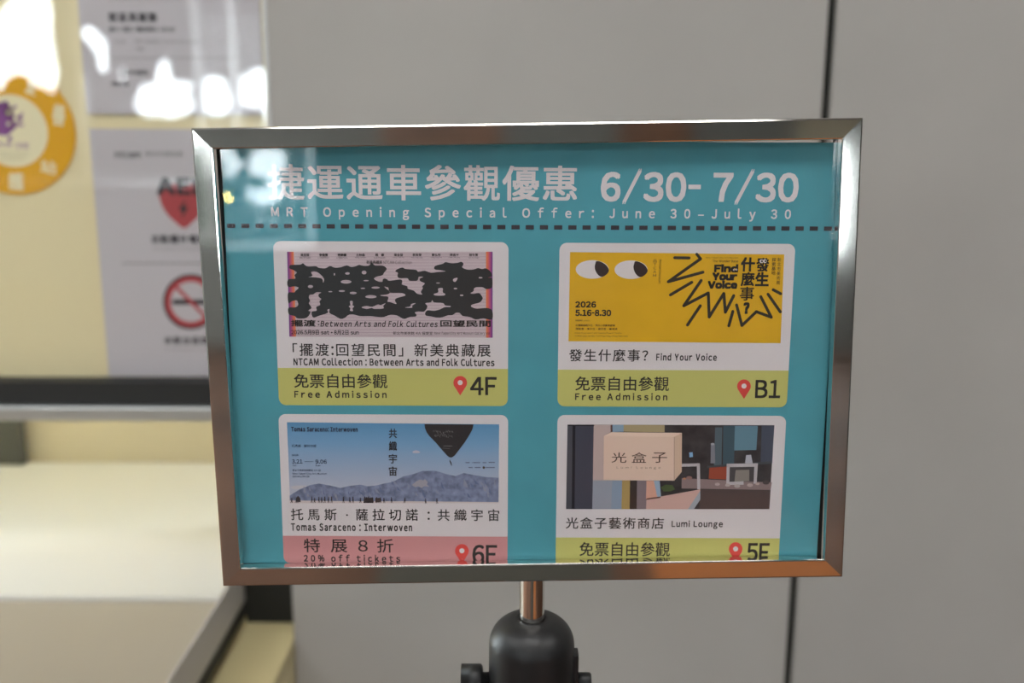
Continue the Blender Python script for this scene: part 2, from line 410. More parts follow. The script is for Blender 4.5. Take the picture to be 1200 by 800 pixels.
p.text('性別友善', -20, 166, 14, 172, purple, 3); p.text('空間', 18, 167, 33, 174.5, purple, 3); p.build('emblem', st, 'purple flower emblem')
p = Print(mp); p.rect(-5, 178.5, 34, 179.5, nink(178, 170, 140), 3); p.rect(-5, 182, 31, 183, nink(178, 170, 140), 3); p.rect(2, 186, 28, 187, nink(178, 170, 140), 3); p.build('small_print', st)

# ------------------------------------------------------------------ the sign stand
SP = Vector((0.01258399, 0.6786639, 1.2946722))
ya_, tx_, ry_ = 0.00217558, -0.02959019, -0.01946316
SR = Matrix.Rotation(ya_, 3, 'Z') @ Matrix.Rotation(tx_, 3, 'X') @ Matrix.Rotation(ry_, 3, 'Y')
SIGN = SR.to_4x4(); SIGN.translation = SP
SW, SH, RAILW = .452, .3271, .0143
IW, IH = SW / 2 - RAILW, SH / 2 - RAILW           # half opening
foot = SIGN @ Vector((0, .0118, -SH / 2))
stand = thing('sign_stand', 'polished steel poster frame on a black and steel pole stand in the foreground', 'sign stand', (foot.x, foot.y, 0))
TOSIGN = Matrix.Translation(-Vector((foot.x, foot.y, 0))) @ SIGN
SLOPE = .0011
PROF = [(0, .0080), (0, .0010), (.0003, .0003), (.0010, 0), (RAILW - .0014, SLOPE), (RAILW - .0004, SLOPE + .0005), (RAILW, SLOPE + .0015), (RAILW, .0165), (RAILW - .001, .0165), (RAILW - .001, .0038), (.001, .0022), (.001, .0080)]
def rail(side):
    bm = bmesh.new(); ends = []
    for s in (-1, 1):
        ring = []
        for a, y in PROF:
            if side == 'top': q = (s * (IW + a), y, IH + a)
            elif side == 'bottom': q = (s * (IW + a), y, -IH - a)
            elif side == 'left': q = (-IW - a, y, s * (IH + a))
            else: q = (IW + a, y, s * (IH + a))
            ring.append(bm.verts.new(q))
        ends.append(ring)
    n = len(PROF)
    for k in range(n): bm.faces.new((ends[0][k], ends[0][(k + 1) % n], ends[1][(k + 1) % n], ends[1][k]))
    bm.faces.new(ends[0]); bm.faces.new(ends[1][::-1])
    bmesh.ops.recalc_face_normals(bm, faces=bm.faces[:])
    return bm
for s in ('top', 'bottom', 'left', 'right'):
    o = obj('frame_rail', rail(s), steel, stand, M=TOSIGN)
o = obj('cover_sheet', bx(-IW - .006, IW + .006, .0083, .0094, -IH - .0105, IH + .0105), acrylic, stand, M=TOSIGN); o['label'] = 'clear acrylic cover'
for x0 in (IW - .0012, -IW - RAILW + .0012):        # black strips painted as the shade in the side rails behind the sheet
    obj('channel_shade', bx(x0, x0 + RAILW, 0.0132, .0155, -IH - .004, IH + .004), blackp, stand, M=TOSIGN)
def lth(prof, **k):
    b = bmesh.new(); lathe(b, prof, 72, **k); return b
zf = foot.z
# neck and clamp housing
obj('neck', lth([(.0093, zf - .16), (.0093, zf + .0006)]), steel, stand, smooth=False)
for f in stand.children[-1].data.polygons: f.use_smooth = len(f.vertices) == 4
zd = zf - .0335
prof = [(.0098, zd - .001), (.0100, zd)]
for k in range(13):
    a = math.pi / 2 * k / 12; prof.append((.0125 + .0195 * math.sin(a), zd - .0005 - .0205 * (1 - math.cos(a))))
prof += [(.0321, zd - .03), (.0322, zd - .085), (.030, zd - .088), (.018, zd - .089)]
hs = obj('clamp_housing', lth(prof), blackp, stand, smooth=True); hs['label'] = 'matt black domed clamp'
bm = lth([(.0105, -.052), (.011, -.053), (.011, -.0385), (.0095, -.037), (.005, -.0365), (.005, -.030)], axis='x', cz=zd - .050)
kb = obj('knob', bm, blackp, hs, smooth=True)
obj('lever', bx(.0305, .0352, -.006, .006, zd - .075, zd - .027, bevel=.0012), blackp, hs)
kb2 = obj('knob', lth([(.004, .0345), (.006, .036), (.006, .044), (.005, .0452)], axis='x', cz=zd - .051), blackp, hs, smooth=True)
obj('lower_post', lth([(.016, .012), (.016, zd - .087)]), steel, stand)
obj('base_plate', lth([(.15, 0), (.15, .008), (.147, .012), (.016, .014)]), blackp, stand)

# ------------------------------------------------------------------ the poster
PROT = math.radians(1.15)
PCEN = (.0002, -.0012)
POSTER = SIGN @ Matrix.Translation((PCEN[0], .0106, PCEN[1])) @ Matrix.Rotation(PROT, 4, 'Y')
PINV = POSTER.inverted()
PN = POSTER.to_3x3() @ Vector((0, 1, 0)); PO = POSTER.translation
def sheet(x, y):
    d = ray(x, y); P = CAM + d * ((PO - CAM).dot(PN) / d.dot(PN)); q = PINV @ P
    return q.x, q.z
poster = thing('poster', 'teal opening-offer poster with four event cards inside the steel frame', 'poster', M=POSTER)
PW, PH = .4242, .3055
teal = mat('teal_print', rgb(74, 143, 156, INK), .6, 0, .25, noise=(25, .06))
white = mat('white_paper', (.73, .675, .69, 1), .65, 0, .25)
bm = bx(-PW / 2, PW / 2, 0, .0004, -PH / 2, PH / 2)
obj('paper_sheet', bm, teal, poster)
K = ink(46, 43, 42); KB = ink(38, 35, 34); lime = ink(180, 177, 104); pinkb = ink(186, 130, 132); red = ink(202, 72, 66); hdr = white
p = Print(sheet); p.text('捷運通車參觀優惠', 313.5, 193, 676.5, 235, hdr, 2, 1.04, .03); p.text('6/30- 7/30', 704, 197.5, 936, 240, hdr, 2, 1.0, .05); p.build('title_lettering', poster, 'white headline')
p = Print(sheet); p.text('MRT Opening Special Offer: June 30–July 30', 318, 243, 927, 258.5, hdr, 2, 2.5, .045); p.build('subtitle_lettering', poster)
p = Print(sheet)
zl = sheet(620, 266.2)[1]; x = sheet(266, 264.3)[0] - .0098; dk = ink(58, 54, 60)
while x < PW / 2 - .0005:
    a, b = max(x, -PW / 2 + .0005), min(x + .0057, PW / 2 - .0005)
    if b > a: p.raw([(a, zl - .0015), (b, zl - .0015), (b, zl + .0015), (a, zl + .0015)], dk, 2)
    x += .00985
p.build('dashed_line', poster, 'row of black dashes')

def card(x0, y0, x1, y1, band_y, band, label):
    """white rounded card; x0,x1 = left and right edges, y0,y1 = top and bottom (mid positions)"""
    xm, ym = (x0 + x1) / 2, (y0 + y1) / 2
    L, R, T, B = sheet(x0, ym)[0], sheet(x1, ym)[0], sheet(xm, y0)[1], sheet(xm, y1)[1]
    B = max(B, -PH / 2 + .0002)
    bz = sheet(xm, band_y)[1]; r = .0052
    q = Print(sheet); q.raw(rrect(L, B, R, T, r), white, 1); c = q.build('event_card', poster, label)
    q = Print(sheet)
    low = [pt for pt in rrect(L, B, R, T, r) if pt[1] < B + r + 1e-6]
    low.sort(key=lambda a: (a[0]))
    left = sorted([a for a in low if a[0] < (L + R) / 2], key=lambda a: -a[1]); right = sorted([a for a in low if a[0] >= (L + R) / 2], key=lambda a: a[1])
    q.raw([(L, bz)] + left + right + [(R, bz)], band, 2); q.build('price_band', c, 'lime green band' if band is lime else 'pink band')
    return c
def pin(c, x0, x1, y0, y1):
    q = Print(sheet); r = (x1 - x0) / 2; cx, cy = x0 + r, y0 + r
    pts = [(cx + r * math.cos(a), cy - r * math.sin(a)) for a in [math.radians(-28 + 236 * k / 24) for k in range(25)]] + [(cx, y1)]
    q.poly(pts, red, 3, [ell(cx, cy - .2, r * .36, r * .36, 16)]); q.poly(ell(cx, cy - .2, r * .37, r * .37, 16), white, 4); q.build('location_pin', c, 'red map pin')
def words(c, name, *rows):
    for body, a, b, d, e, sp, bo in rows:
        bo = .035 if name == 'floor_lettering' else .018 if ord(body[0]) > 0x2000 else .05
        q = Print(sheet); q.text(body, a, b, d, e, K, 3, sp, bo); q.build(name if ord(body[0]) > 0x2000 or name == 'floor_lettering' else name.replace('_lettering', '') + '_translation', c)

# ---- card 1: black lettering artwork
c1 = card(323.5, 283, 595.5, 475, 431.5, lime, 'event card with purple-edged black artwork, 4F')
words(c1, 'caption', ('「擺渡：回望民間」新美典藏展', 343, 402.5, 575, 417.5, 1.1, .004), ('NTCAM Collection : Between Arts and Folk Cultures', 344, 419.5, 579.5, 428.5, 1.2, .002))
words(c1, 'price_lettering', ('免票自由參觀', 344.5, 438, 454, 454.5, 1.0, .003), ('Free Admission', 345, 457.5, 453, 466, 1.65, .002))
words(c1, 'floor_lettering', ('4F', 551, 441.5, 582, 462.8, 1.0, .008)); pin(c1, 531.3, 547.3, 440.3, 463.2)
p = Print(sheet); base = ink(186, 170, 176); rulec = ink(160, 140, 150)
p.poly([(336.5, 294.8), (577.3, 294.8), (577.3, 395.5), (339.2, 394.3)], base, 2)
for k in range(28):
    y = 297 + k * 3.55; p.rect(345, y, 570, y + .45, rulec, 3)
GR = [(112, 62, 126), (146, 70, 124), (176, 82, 104), (196, 98, 84), (206, 118, 76)]
for k in range(5):
    g = ink(*GR[k]); a, b = k * 1.55, (k + 1) * 1.55
    p.poly([(336.5 + a, 294.8), (336.5 + b, 294.8), (339.2 + b, 394.3), (339.2 + a, 394.3)], g, 4)
    p.poly([(577.3 - a, 294.8), (577.3 - b, 294.8), (577.3 - b, 395.5), (577.3 - a, 395.5)], g, 4)
p.build('picture', c1, 'pale print with purple and orange edges')
A = lambda x, y: (330 + x / 9.23, 285 + y / 9.23)
B_ = lambda x, y: (450 + x / 8.571, 285 + y / 8.571)
C_ = lambda x, y: (330 + x / 9.23, 335 + y / 9.23)
D_ = lambda x, y: (450 + x / 8.571, 335 + y / 8.571)
def seq(f, s): return [f(*map(float, q.split(','))) for q in s.split()]
out = seq(A, '85,252 100,233 200,230 232,215 255,235 290,250 370,247 400,262 470,270 525,245 575,262 640,258 705,238 750,255 800,248 840,232 880,242 945,240 975,208 1010,238 1090,240 1130,262 1135,285 1110,315 1090,345 1030,360 1000,382 1040,410 1090,415 1095,390 1120,380 1160,400')
out += seq(B_, '30,368 60,375 165,362 185,385 180,412 235,430 240,455 300,475 325,500') + seq(D_, '345,80 385,83 370,60 390,22')
out += seq(B_, '372,482 390,450 385,430 410,402 365,380 360,355 395,337 352,335 343,358 330,375 255,375 235,350 160,350 135,330 140,295 115,282 130,262 185,242 220,258 320,265 345,285 410,275 470,295 540,288 620,280 560,268 512,262 505,238 530,220 590,205 620,188 680,200 740,195 775,185 797,200 795,220 785,240 830,262 900,262 945,248 985,258 1020,250 1050,265 1075,290 1085,330 1045,345 1086,350 1086,440 1030,460 990,440 930,440 903,455 900,480 868,500')
out += seq(D_, '900,78 955,70 985,105 990,130 960,165 890,185 875,205 930,227 1030,220 1086,245 1086,335 1000,325 920,335 860,310 790,300 760,270 720,270 690,290 640,295 560,318 470,305 420,295 415,268 440,243 500,248 560,235 610,212 665,210 665,200 615,195 590,170 505,165 485,140 470,165 415,172 437,205 405,255 350,255 310,265 325,285 320,305 260,310 200,330 130,295 60,290 0,310')
out += seq(C_, '1050,335 960,325 850,325 770,305 720,315 690,340 640,355 575,320 518,290 520,250 495,258 500,290 410,320 345,340 325,300 330,275 380,265 375,225 418,205 410,165 430,140 405,120 400,90 430,70 375,68 345,90 305,95 295,125 310,160 295,185 325,235 290,265 315,282 270,343 175,350 145,325 80,305 75,235 145,230 180,205 165,155 110,165 75,185 70,76')
out += seq(A, '135,530 150,515 185,480 140,465 70,468 70,392 150,380 140,345 165,315 130,290 87,272')
holes = []
for f, cx, cy, rx, ry in ((A, 698, 415, 58, 20), (A, 713, 325, 25, 13), (A, 893, 315, 26, 20), (A, 572, 335, 8, 14), (A, 915, 403, 28, 7), (A, 1017, 478, 45, 11), (A, 880, 486, 25, 7), (A, 652, 515, 34, 10), (A, 528, 522, 22, 6), (A, 313, 467, 28, 17),
                          (C_, 775, 75, 38, 13), (C_, 967, 115, 62, 17), (D_, 718, 25, 18, 8), (D_, 780, 93, 18, 8), (B_, 543, 398, 20, 6), (B_, 970, 345, 20, 8)):
    holes.append([f(x, y) for x, y in ell(cx, cy, rx, ry, 14)])
holes += [catmull(seq(A, '290,365 335,350 320,310 370,305 420,335 460,385 450,425 440,385 390,370 330,365'), 3),
          catmull(seq(C_, '740,165 770,165 768,205 785,220 768,240 772,270 740,265 745,240 728,220 745,205'), 3),
          catmull(seq(C_, '865,230 920,215 980,224 1040,200 1075,205 1125,185 1100,215 1100,243 1000,247 975,236 920,248'), 3),
          catmull(seq(C_, '1110,8 1150,15') + seq(D_, '45,20 65,65 180,70 215,95 130,120 110,145 125,180 60,160 35,155 45,110 0,102') + seq(C_, '1065,100 1150,88 1170,60'), 3),
          catmull(seq(D_, '210,215 262,205 275,180 320,172 285,195 280,218'), 3),
          catmull(seq(D_, '545,25 590,22 590,60 615,80 600,95 520,95 500,80 545,62'), 3),
          catmull(seq(B_, '697,357 740,345 720,385 697,380'), 3)]
p = Print(sheet); p.poly(catmull(out, 3), ink(47, 48, 50), 5, holes); p.build('black_artwork', c1, 'jagged black brush shapes')
Z3 = lambda x, y: (310 + x / 4, 275 + y / 4)
def zt3(p_, f, body, a, b, d, e, m_, l, **k):
    q, r = f(a, b), f(d, e); p_.text(body, q[0], q[1], r[0], r[1], m_, l, **k)
p = Print(sheet)
for nm, en, x in zip(['吳宜紋', '李俊賢', '李錦繡', '王林森', '賴　顯', '梁金發', '郭東榮', '鄭弘哲', '陳進平', '顏有賢'], ['Wu Yi-wen', 'Li Chun-hsien', 'Li Chin-hsiu', 'Wang Lin-sen', 'Lai Hsien', 'Liang Chin-fa', 'Kuo Tung-jung', 'Cheng Hung-che', 'Chen Chin-ping', 'Yen Yu-hsien'], (190, 277, 363, 450, 540, 628, 715, 805, 890, 980)):
    zt3(p, Z3, nm, x - 21, 87, x + 21, 101, KB, 5, bold=.04); zt3(p, Z3, en, x - 26, 103, x + 26, 111, K, 5)
p.build('artist_names', c1); p = Print(sheet); zt3(p, Z3, '新美典藏展', 478, 120, 552, 136, KB, 6, bold=.02); zt3(p, Z3, 'NTCAM Collection', 558, 121, 690, 137, K, 6)
p.build('collection_line', c1); p = Print(sheet); zt3(p, Z3, '擺渡', 124, 398, 240, 429, KB, 6, bold=.06); zt3(p, Z3, ':', 250, 403, 258, 424, KB, 6, bold=.02)
zt3(p, Z3, 'Between Arts and Folk Cultures', 262, 402, 812, 431, KB, 6, shear=.22, spacing=1.25, bold=.035)
zt3(p, Z3, '回望民間', 824, 400, 1060, 431, KB, 6, bold=.06); p.build('artwork_title', c1); p = Print(sheet)
zt3(p, Z3, '2026.5月9日 sat • 8月2日 sun', 126, 446, 442, 468, KB, 6, bold=.03); p.build('artwork_dates', c1); p = Print(sheet)
zt3(p, Z3, '新北市美術館 4A 展覽室', 603, 453, 788, 469, KB, 6); zt3(p, Z3, 'New Taipei City Art Museum Gallery 4A', 796, 454, 1055, 471, KB, 6, shear=.2)
p.build('artwork_venue', c1)

# ---- card 2: yellow, eyes
c2 = card(654.5, 285, 927, 476.5, 433.5, lime, 'event card with yellow picture of two eyes, B1')
words(c2, 'caption', ('發生什麼事?', 667, 409, 759.5, 423.5, 1.08, .004), ('Find Your Voice', 769, 413.8, 840, 422.5, 1.3, .002))
words(c2, 'price_lettering', ('免票自由參觀', 674, 441, 784, 457.8, 1.0, .003), ('Free Admission', 674, 460.3, 782, 468.8, 1.65, .002))
words(c2, 'floor_lettering', ('B1', 885, 445, 914.5, 466.3, 1.0, .008)); pin(c2, 863.8, 879.8, 444.3, 467.2)
yellow = mat('yellow_print', rgb(201, 157, 30, INK), .6, 0, .25, noise=(40, .05))
p = Print(sheet); p.poly([(668, 295.2), (919, 298), (914.7, 402), (666.2, 399.7)], yellow, 2); p.build('picture', c2, 'yellow picture')
E = lambda x, y: (660 + x / 7.27, 290 + y / 7.27)
p = Print(sheet)
for dx, dy in ((0, 0), (330, 2)):
    p.poly([E(x + dx, y + dy) for x, y in ell(248, 186, 141, 79, 40)], white, 3)
    p.poly(catmull([E(x + dx, y + dy) for x, y in ((283, 115), (320, 121), (362, 146), (389, 188), (375, 222), (335, 248), (300, 235), (276, 200), (268, 165), (273, 138))], 4), ink(54, 44, 44), 4)
p.build('eye_drawing', c2, 'two white eyes with dark pupils')
Zg = lambda x, y: (770 + x / 8, 290 + y / 8)
p = Print(sheet)
for ln in ('165,95 300,97', '372,62 408,105 105,320 430,230', '125,443 325,325', '413,308 250,545 480,425 488,650 625,430 640,605 718,450', '285,725 405,545', '672,732 710,598', '745,537 795,730 930,600 1070,652 972,460', '1088,395 1158,432', '1040,437 1155,602'):
    pts = seq(Zg, ln)
    for a, b in zip(pts, pts[1:]): p.poly(capsule(a, b, 1.75), ink(52, 48, 42), 3)
p.build('zigzag_drawing', c2, 'black zigzag lines')
p = Print(sheet)
for body, a, b, d, e, bo in (('Find', 535, 155, 760, 232, .13), ('Your', 517, 234, 752, 308, .13), ('Voice', 475, 308, 752, 386, .13), ('The Wonder Base', 520, 114, 760, 138, .02), ('New Taipei City Art Museum', 458, 88, 760, 104, .0),
                             ('什', 785, 90, 918, 225, .07), ('麼', 785, 230, 915, 362, .05), ('事', 775, 366, 910, 496, .025), ('?', 808, 512, 866, 622, .1), ('發', 928, 95, 1050, 225, .05), ('生', 920, 230, 1048, 362, .07)):
    zt3(p, Zg, body, a, b, d, e, KB, 4, bold=bo)
    if body.startswith('New'): p.build('artwork_title', c2); p = Print(sheet)
    if body == '?': p.build('column_title', c2); p = Print(sheet)
    if body == '生': p.build('column_title', c2); p = Print(sheet)
zt3(p, Zg, '探\n索\n基\n地', 1073, 95, 1112, 255, KB, 4, bold=.01); zt3(p, Zg, '新\n北\n市\n美\n術\n館', 1122, 95, 1158, 345, K, 4)
p.build('venue_columns', c2); p = Print(sheet)
for cx, cy, r in ((977, 128, 18), (1010, 127, 18), (720, 208, 9), (745, 206, 9)):
    p.poly([Zg(x, y) for x, y in ell(cx, cy, r, r, 14)], white, 5); p.poly([Zg(x, y) for x, y in ell(cx + r * .3, cy, r * .5, r * .5, 10)], KB, 6)
p.build('small_eyes', c2); p = Print(sheet)
for body, a, b, d, e, bo in (('2026', 103, 458, 280, 511, .07), ('5.16-8.30', 103, 528, 408, 583, .07), ('參展藝術家 | artists', 103, 613, 225, 628, .01), ('天機趣遊戲文化・飛天小孩藝術劇場', 105, 652, 440, 671, .015), ('傅雅雯・陳文怡・蔡欣哲・鄭琬真', 105, 683, 462, 701, .015),
                             ('Robot Playground, Total Creative Physical Theatre', 100, 721, 497, 736, 0), ('Fu Wen-jing, Lin Mei, Tsai Fong-ming, Chang Wan-chen', 100, 746, 550, 762, 0)):
    zt3(p, E, body, a, b, d, e, KB, 4, bold=bo)
    if body.startswith('5.16'): p.build('artwork_dates', c2); p = Print(sheet)
p.build('artist_lines', c2); p = Print(sheet); zt3(p, E, '#ntcartmuseum', 814, 100, 836, 306, K, 4, turn=1); zt3(p, E, '品\nT\nC\nA\nM', 764, 100, 796, 248, K, 4)
p.build('margin_lettering', c2)

# ---- card 3: desert with balloon
c3 = card(330, 485.5, 595, 690, 628, pinkb, 'event card with blue desert and dark balloon, 6F')
words(c3, 'caption', ('托馬斯 · 薩拉切諾 : 共織宇宙', 341, 596, 585, 610, 1.28, .004), ('Tomas Saraceno : Interwoven', 341, 613, 483, 622, 1.4, .002))
words(c3, 'price_lettering', ('特 展 8 折', 356, 631, 461, 647, 1.2, .004), ('20% off tickets', 356, 649.5, 469, 658, 1.8, .003))
words(c3, 'floor_lettering', ('6F', 553.5, 638, 582.5, 660, 1.0, .008)); pin(c3, 533.3, 549.3, 637.2, 660.5)
def ramp_print(name, zlo, zhi, cols):
    M = bpy.data.materials.new(name); M.use_nodes = True; nt = M.node_tree; b = nt.nodes['Principled BSDF']; b.inputs['Roughness'].default_value = .62; b.inputs['Specular IOR Level'].default_value = .25
    tc = nt.nodes.new('ShaderNodeTexCoord'); sp = nt.nodes.new('ShaderNodeSeparateXYZ'); mr = nt.nodes.new('ShaderNodeMapRange'); cr = nt.nodes.new('ShaderNodeValToRGB')
    mr.inputs['From Min'].default_value = zlo; mr.inputs['From Max'].default_value = zhi
    nt.links.new(tc.outputs['Object'], sp.inputs[0]); nt.links.new(sp.outputs['Z'], mr.inputs['Value']); nt.links.new(mr.outputs[0], cr.inputs[0]); nt.links.new(cr.outputs[0], b.inputs['Base Color'])
    while len(cr.color_ramp.elements) < len(cols): cr.color_ramp.elements.new(.5)
    for e_, (ps, c_) in zip(cr.color_ramp.elements, cols): e_.position = ps; e_.color = rgb(*c_, INK)
    return M
Z7 = lambda x, y: (310 + x / 4, 480 + y / 4)
skyp = ramp_print('printed_sky', sheet(460, 575)[1], sheet(460, 495)[1], [(0, (166, 168, 182)), (.35, (142, 158, 182)), (.7, (110, 148, 182)), (1, (84, 134, 172))])
p = Print(sheet); p.poly([Z7(105, 58), Z7(1100, 68), Z7(1097, 435), Z7(120, 433)], skyp, 2)
def zp(p_, f, s, m_, l, sm=0):
    pts = seq(f, s); p_.poly(catmull(pts, sm) if sm else pts, m_, l)
mtn = mat('printed_mountain', rgb(112, 120, 146, INK), .62, 0, .25, noise=(210, .34))
zp(p, Z7, '118,402 160,375 215,352 255,345 310,355 355,366 395,357 450,350 480,358 520,355 560,345 600,338 650,312 700,300 740,286 800,285 850,300 895,310 935,296 980,305 1040,315 1098,318 1097,432 119,428', mtn, 3)
zp(p, Z7, '690,352 712,334 728,326 744,330 752,324 766,338 762,350 772,360 748,358 736,366 722,358 706,362', ink(146, 142, 150), 4)
rng = random.Random(5)
for k in range(60):                               # gullies and lit spurs of the printed range
    x = rng.uniform(170, 1080); ytop = 352 if x < 560 else 318; y = rng.uniform(ytop + 12, 412); w_ = rng.uniform(6, 26); h_ = rng.uniform(5, 20)
    zp(p, Z7, '%f,%f %f,%f %f,%f %f,%f' % (x, y - h_, x + w_ * .5, y - h_ * .2, x + w_, y + h_, x + w_ * .2, y + h_ * .5), ink(*rng.choice(((92, 102, 132), (98, 108, 138), (126, 130, 150), (132, 134, 148)))), 3.5)
zp(p, Z7, '695,194 715,190 730,200 700,203', ink(176, 170, 182), 4, 3); zp(p, Z7, '120,362 160,354 200,358 150,372', ink(176, 172, 178), 3, 3)
zp(p, Z7, '119,424 400,428 700,428 1097,432 1097,437 119,437', ink(192, 178, 178), 4)
p.build('picture', c3, 'blue sky over a mountain range')
p = Print(sheet); zp(p, Z7, '750,66.5 752,85 760,105 775,125 800,150 830,185 855,213 866,222 878,223 890,215 910,190 940,150 962,115 975,90 980,68', ink(46, 44, 46), 5); wl = ink(120, 118, 120)
for row, y, n in ((0, 100, 9), (1, 118, 8)):
    for k in range(n):
        x = 790 + row * 6 + k * 10.5
        for _ in range(3):
            a = (x + random.uniform(0, 8), y + random.uniform(-6, 6)); b = (a[0] + random.choice((0, 5)), a[1] + random.choice((7, 2)))
            p.poly(capsule(Z7(*a), Z7(*b), .16, 2), wl, 6)
zp(p, Z7, '838,168 880,168 880,170 838,170', wl, 6); zp(p, Z7, '835,178 868,180 868,182 835,180', ink(96, 92, 94), 6)
zp(p, Z7, '869,232 872,240 876,246 879,262 875,260 871,250 867,240', KB, 5); p.build('balloon_drawing', c3, 'dark balloon cut by the top edge')
p = Print(sheet)
for x in (128, 150, 158, 222, 235, 255, 268, 283, 300, 315, 370, 400, 415, 450, 470, 478, 487, 496, 505, 525, 533, 543, 560, 595, 658, 755, 808):
    h = random.uniform(20, 28); b = 436 if x < 700 else 440
    q = ink(58, 52, 56); p.poly(ell(*Z7(x, b - h), .75, .85, 8), q, 5); s_ = random.uniform(-3, 3)
    p.poly([Z7(x - 3, b - h + 4), Z7(x + 3, b - h + 4), Z7(x + 3, b - h * .45), Z7(x + 4 + s_, b), Z7(x + 2 + s_, b), Z7(x, b - h * .4), Z7(x - 3 + s_, b), Z7(x - 5 + s_, b), Z7(x - 3, b - h * .45)], q, 5)
zp(p, Z7, '466,412 510,411 512,436 464,436', ink(74, 66, 68), 5); zp(p, Z7, '519,413 546,412 547,432 519,434', ink(84, 74, 76), 5); zp(p, Z7, '146,430 148,412 158,402 168,414 170,432', ink(64, 58, 62), 5)
p.build('crowd_drawing', c3, 'row of tiny figures on pale ground')
p = Print(sheet); nav = ink(44, 52, 72)
for body, a, b, d, e, bo, sp in (('Tomás Saraceno: Interwoven', 125, 80, 437, 102, .07, 1.2), ('托馬斯 · 薩拉切諾', 128, 162, 243, 175, .015, 1), ('2026', 128, 207, 159, 216, 0, 1), ('3.21', 129, 232, 178, 251, .03, 1), ('9.06', 239, 233, 292, 252, .03, 1), ('Sat', 132, 256, 150, 263, 0, 1), ('Sun', 239, 257, 262, 264, 0, 1),
                             ('新北市美術館展覽室 6A 6B', 132, 278, 264, 288, .01, 1), ('New Taipei City Art Museum', 132, 294, 292, 305, .0, 1.1), ('Gallery 6A 6B', 132, 307, 210, 318, 0, 1.1)):
    zt3(p, Z7, body, a, b, d, e, nav, 5, bold=bo or .03, spacing=sp); p.build('small_lettering', c3); p = Print(sheet)
zp(p, Z7, '188,241 230,241 230,242.5 188,242.5', nav, 5)
for ch, y in zip('共織宇宙', (88, 147, 207, 265)): zt3(p, Z7, ch, 583, y, 621, y + 44, KB, 5, bold=.03); p.build('column_character', c3); p = Print(sheet)
for x, y, w_ in ((942, 247, 20), (972, 247, 3), (978, 247, 33), (1022, 247, 18), (1050, 246, 30), (956, 270, 20), (985, 270, 28), (1036, 270, 44)):
    p.poly([Z7(x, y - 2.2), Z7(x + w_, y - 2.2), Z7(x + w_, y + 2.2), Z7(x, y + 2.2)], ink(92, 98, 122), 5)
p.poly(ell(*Z7(1028, 270), 1.5, 1.5, 14), ink(70, 60, 50), 6)
p.build('sponsor_marks', c3)

# ---- card 4: shop
c4 = card(652, 486.5, 916, 690, 630, lime, 'event card with shop photograph, 5F')
words(c4, 'caption', ('光盒子藝術商店', 663, 606, 778, 619.5, 1.08, .004), ('Lumi Lounge', 787, 609.5, 847, 619.5, 1.25, .002))
words(c4, 'price_lettering', ('免票自由參觀', 679, 635, 785, 651.5, 1.0, .003), ('Free Admission', 679, 655, 783, 663, 1.65, .002))
words(c4, 'floor_lettering', ('5F', 875, 636, 901.5, 657.8, 1.0, .008)); pin(c4, 854, 870, 635, 658.5)
Z9 = lambda x, y: (635 + x / 4, 480 + y / 4)
p = Print(sheet)
shop_dark = mat('printed_shop', rgb(56, 52, 54, INK), .62, 0, .25, noise=(90, .35))
zp(p, Z9, '120,69 1090,72 1065,465 113,465', shop_dark, 2)
for s_, c_, l in (('120,69 143,69 140,465 113,465', (70, 71, 80), 3), ('145,69 157,69 153,465 140,465', (28, 28, 36), 3), ('157,75 243,75 236,465 153,465', (62, 63, 76), 3), ('120,69 245,69 245,75 120,75', (30, 29, 34), 4),
                  ('243,70 322,70 322,105 290,121 288,330 239,330', (176, 156, 152), 3), ('322,70 329,70 329,105 322,106', (92, 60, 56), 4), ('331,70 383,70 383,102 331,104', (128, 152, 172), 3), ('383,70 575,71 575,105 383,102', (160, 145, 112), 3),
                  ('239,330 376,330 373,465 236,465', (140, 144, 156), 3), ('330,330 376,330 373,465 325,465', (126, 142, 162), 4), ('376,330 413,330 411,465 373,465', (160, 136, 86), 3), ('413,330 446,330 444,465 411,465', (54, 46, 44), 3), ('446,330 492,330 490,465 444,465', (120, 108, 114), 3),
                  ('655,320 1078,340 1072,375 655,368', (132, 114, 114), 3), ('740,372 1072,375 1066,465 738,465', (78, 66, 65), 4), ('490,418 742,372 742,392 690,465 488,465', (190, 156, 148), 5), ('742,378 742,420 712,465 684,465', (150, 156, 166), 6),
                  ('490,332 525,332 545,412 488,418', (198, 150, 132), 5), ('524,332 552,332 558,405 540,412', (140, 158, 178), 5), ('556,362 580,350 612,352 624,372 600,382 570,382', (70, 84, 52), 6), ('490,414 556,405 556,412 490,421', (96, 68, 60), 6),
                  ('785,266 868,264 868,326 782,322', (142, 68, 50), 4), ('812,82 845,82 842,262 806,262', (78, 92, 100), 3), ('850,75 905,75 900,265 848,265', (62, 82, 92), 3), ('905,75 1012,75 1005,188 900,190', (92, 124, 140), 3), ('1030,75 1088,75 1080,250 1025,250', (66, 72, 86), 3),
                  ('775,262 1078,240 1078,252 775,272', (66, 70, 74), 4), ('792,160 810,160 812,250 790,250', (118, 118, 126), 5), ('957,212 980,210 988,250 952,250', (168, 168, 178), 5), ('690,200 706,198 708,220 692,222', (112, 150, 186), 5)):
    zp(p, Z9, s_, ink(*c_), l)
fr = ink(176, 170, 174)
for s_ in ('655,252 740,250 740,264 655,266', '726,250 740,250 742,372 728,372', '868,252 1010,250 1010,266 868,268', '866,252 880,252 878,350 864,350', '996,250 1012,250 1006,345 992,345', '864,338 945,334 945,350 864,352'): zp(p, Z9, s_, fr, 6)
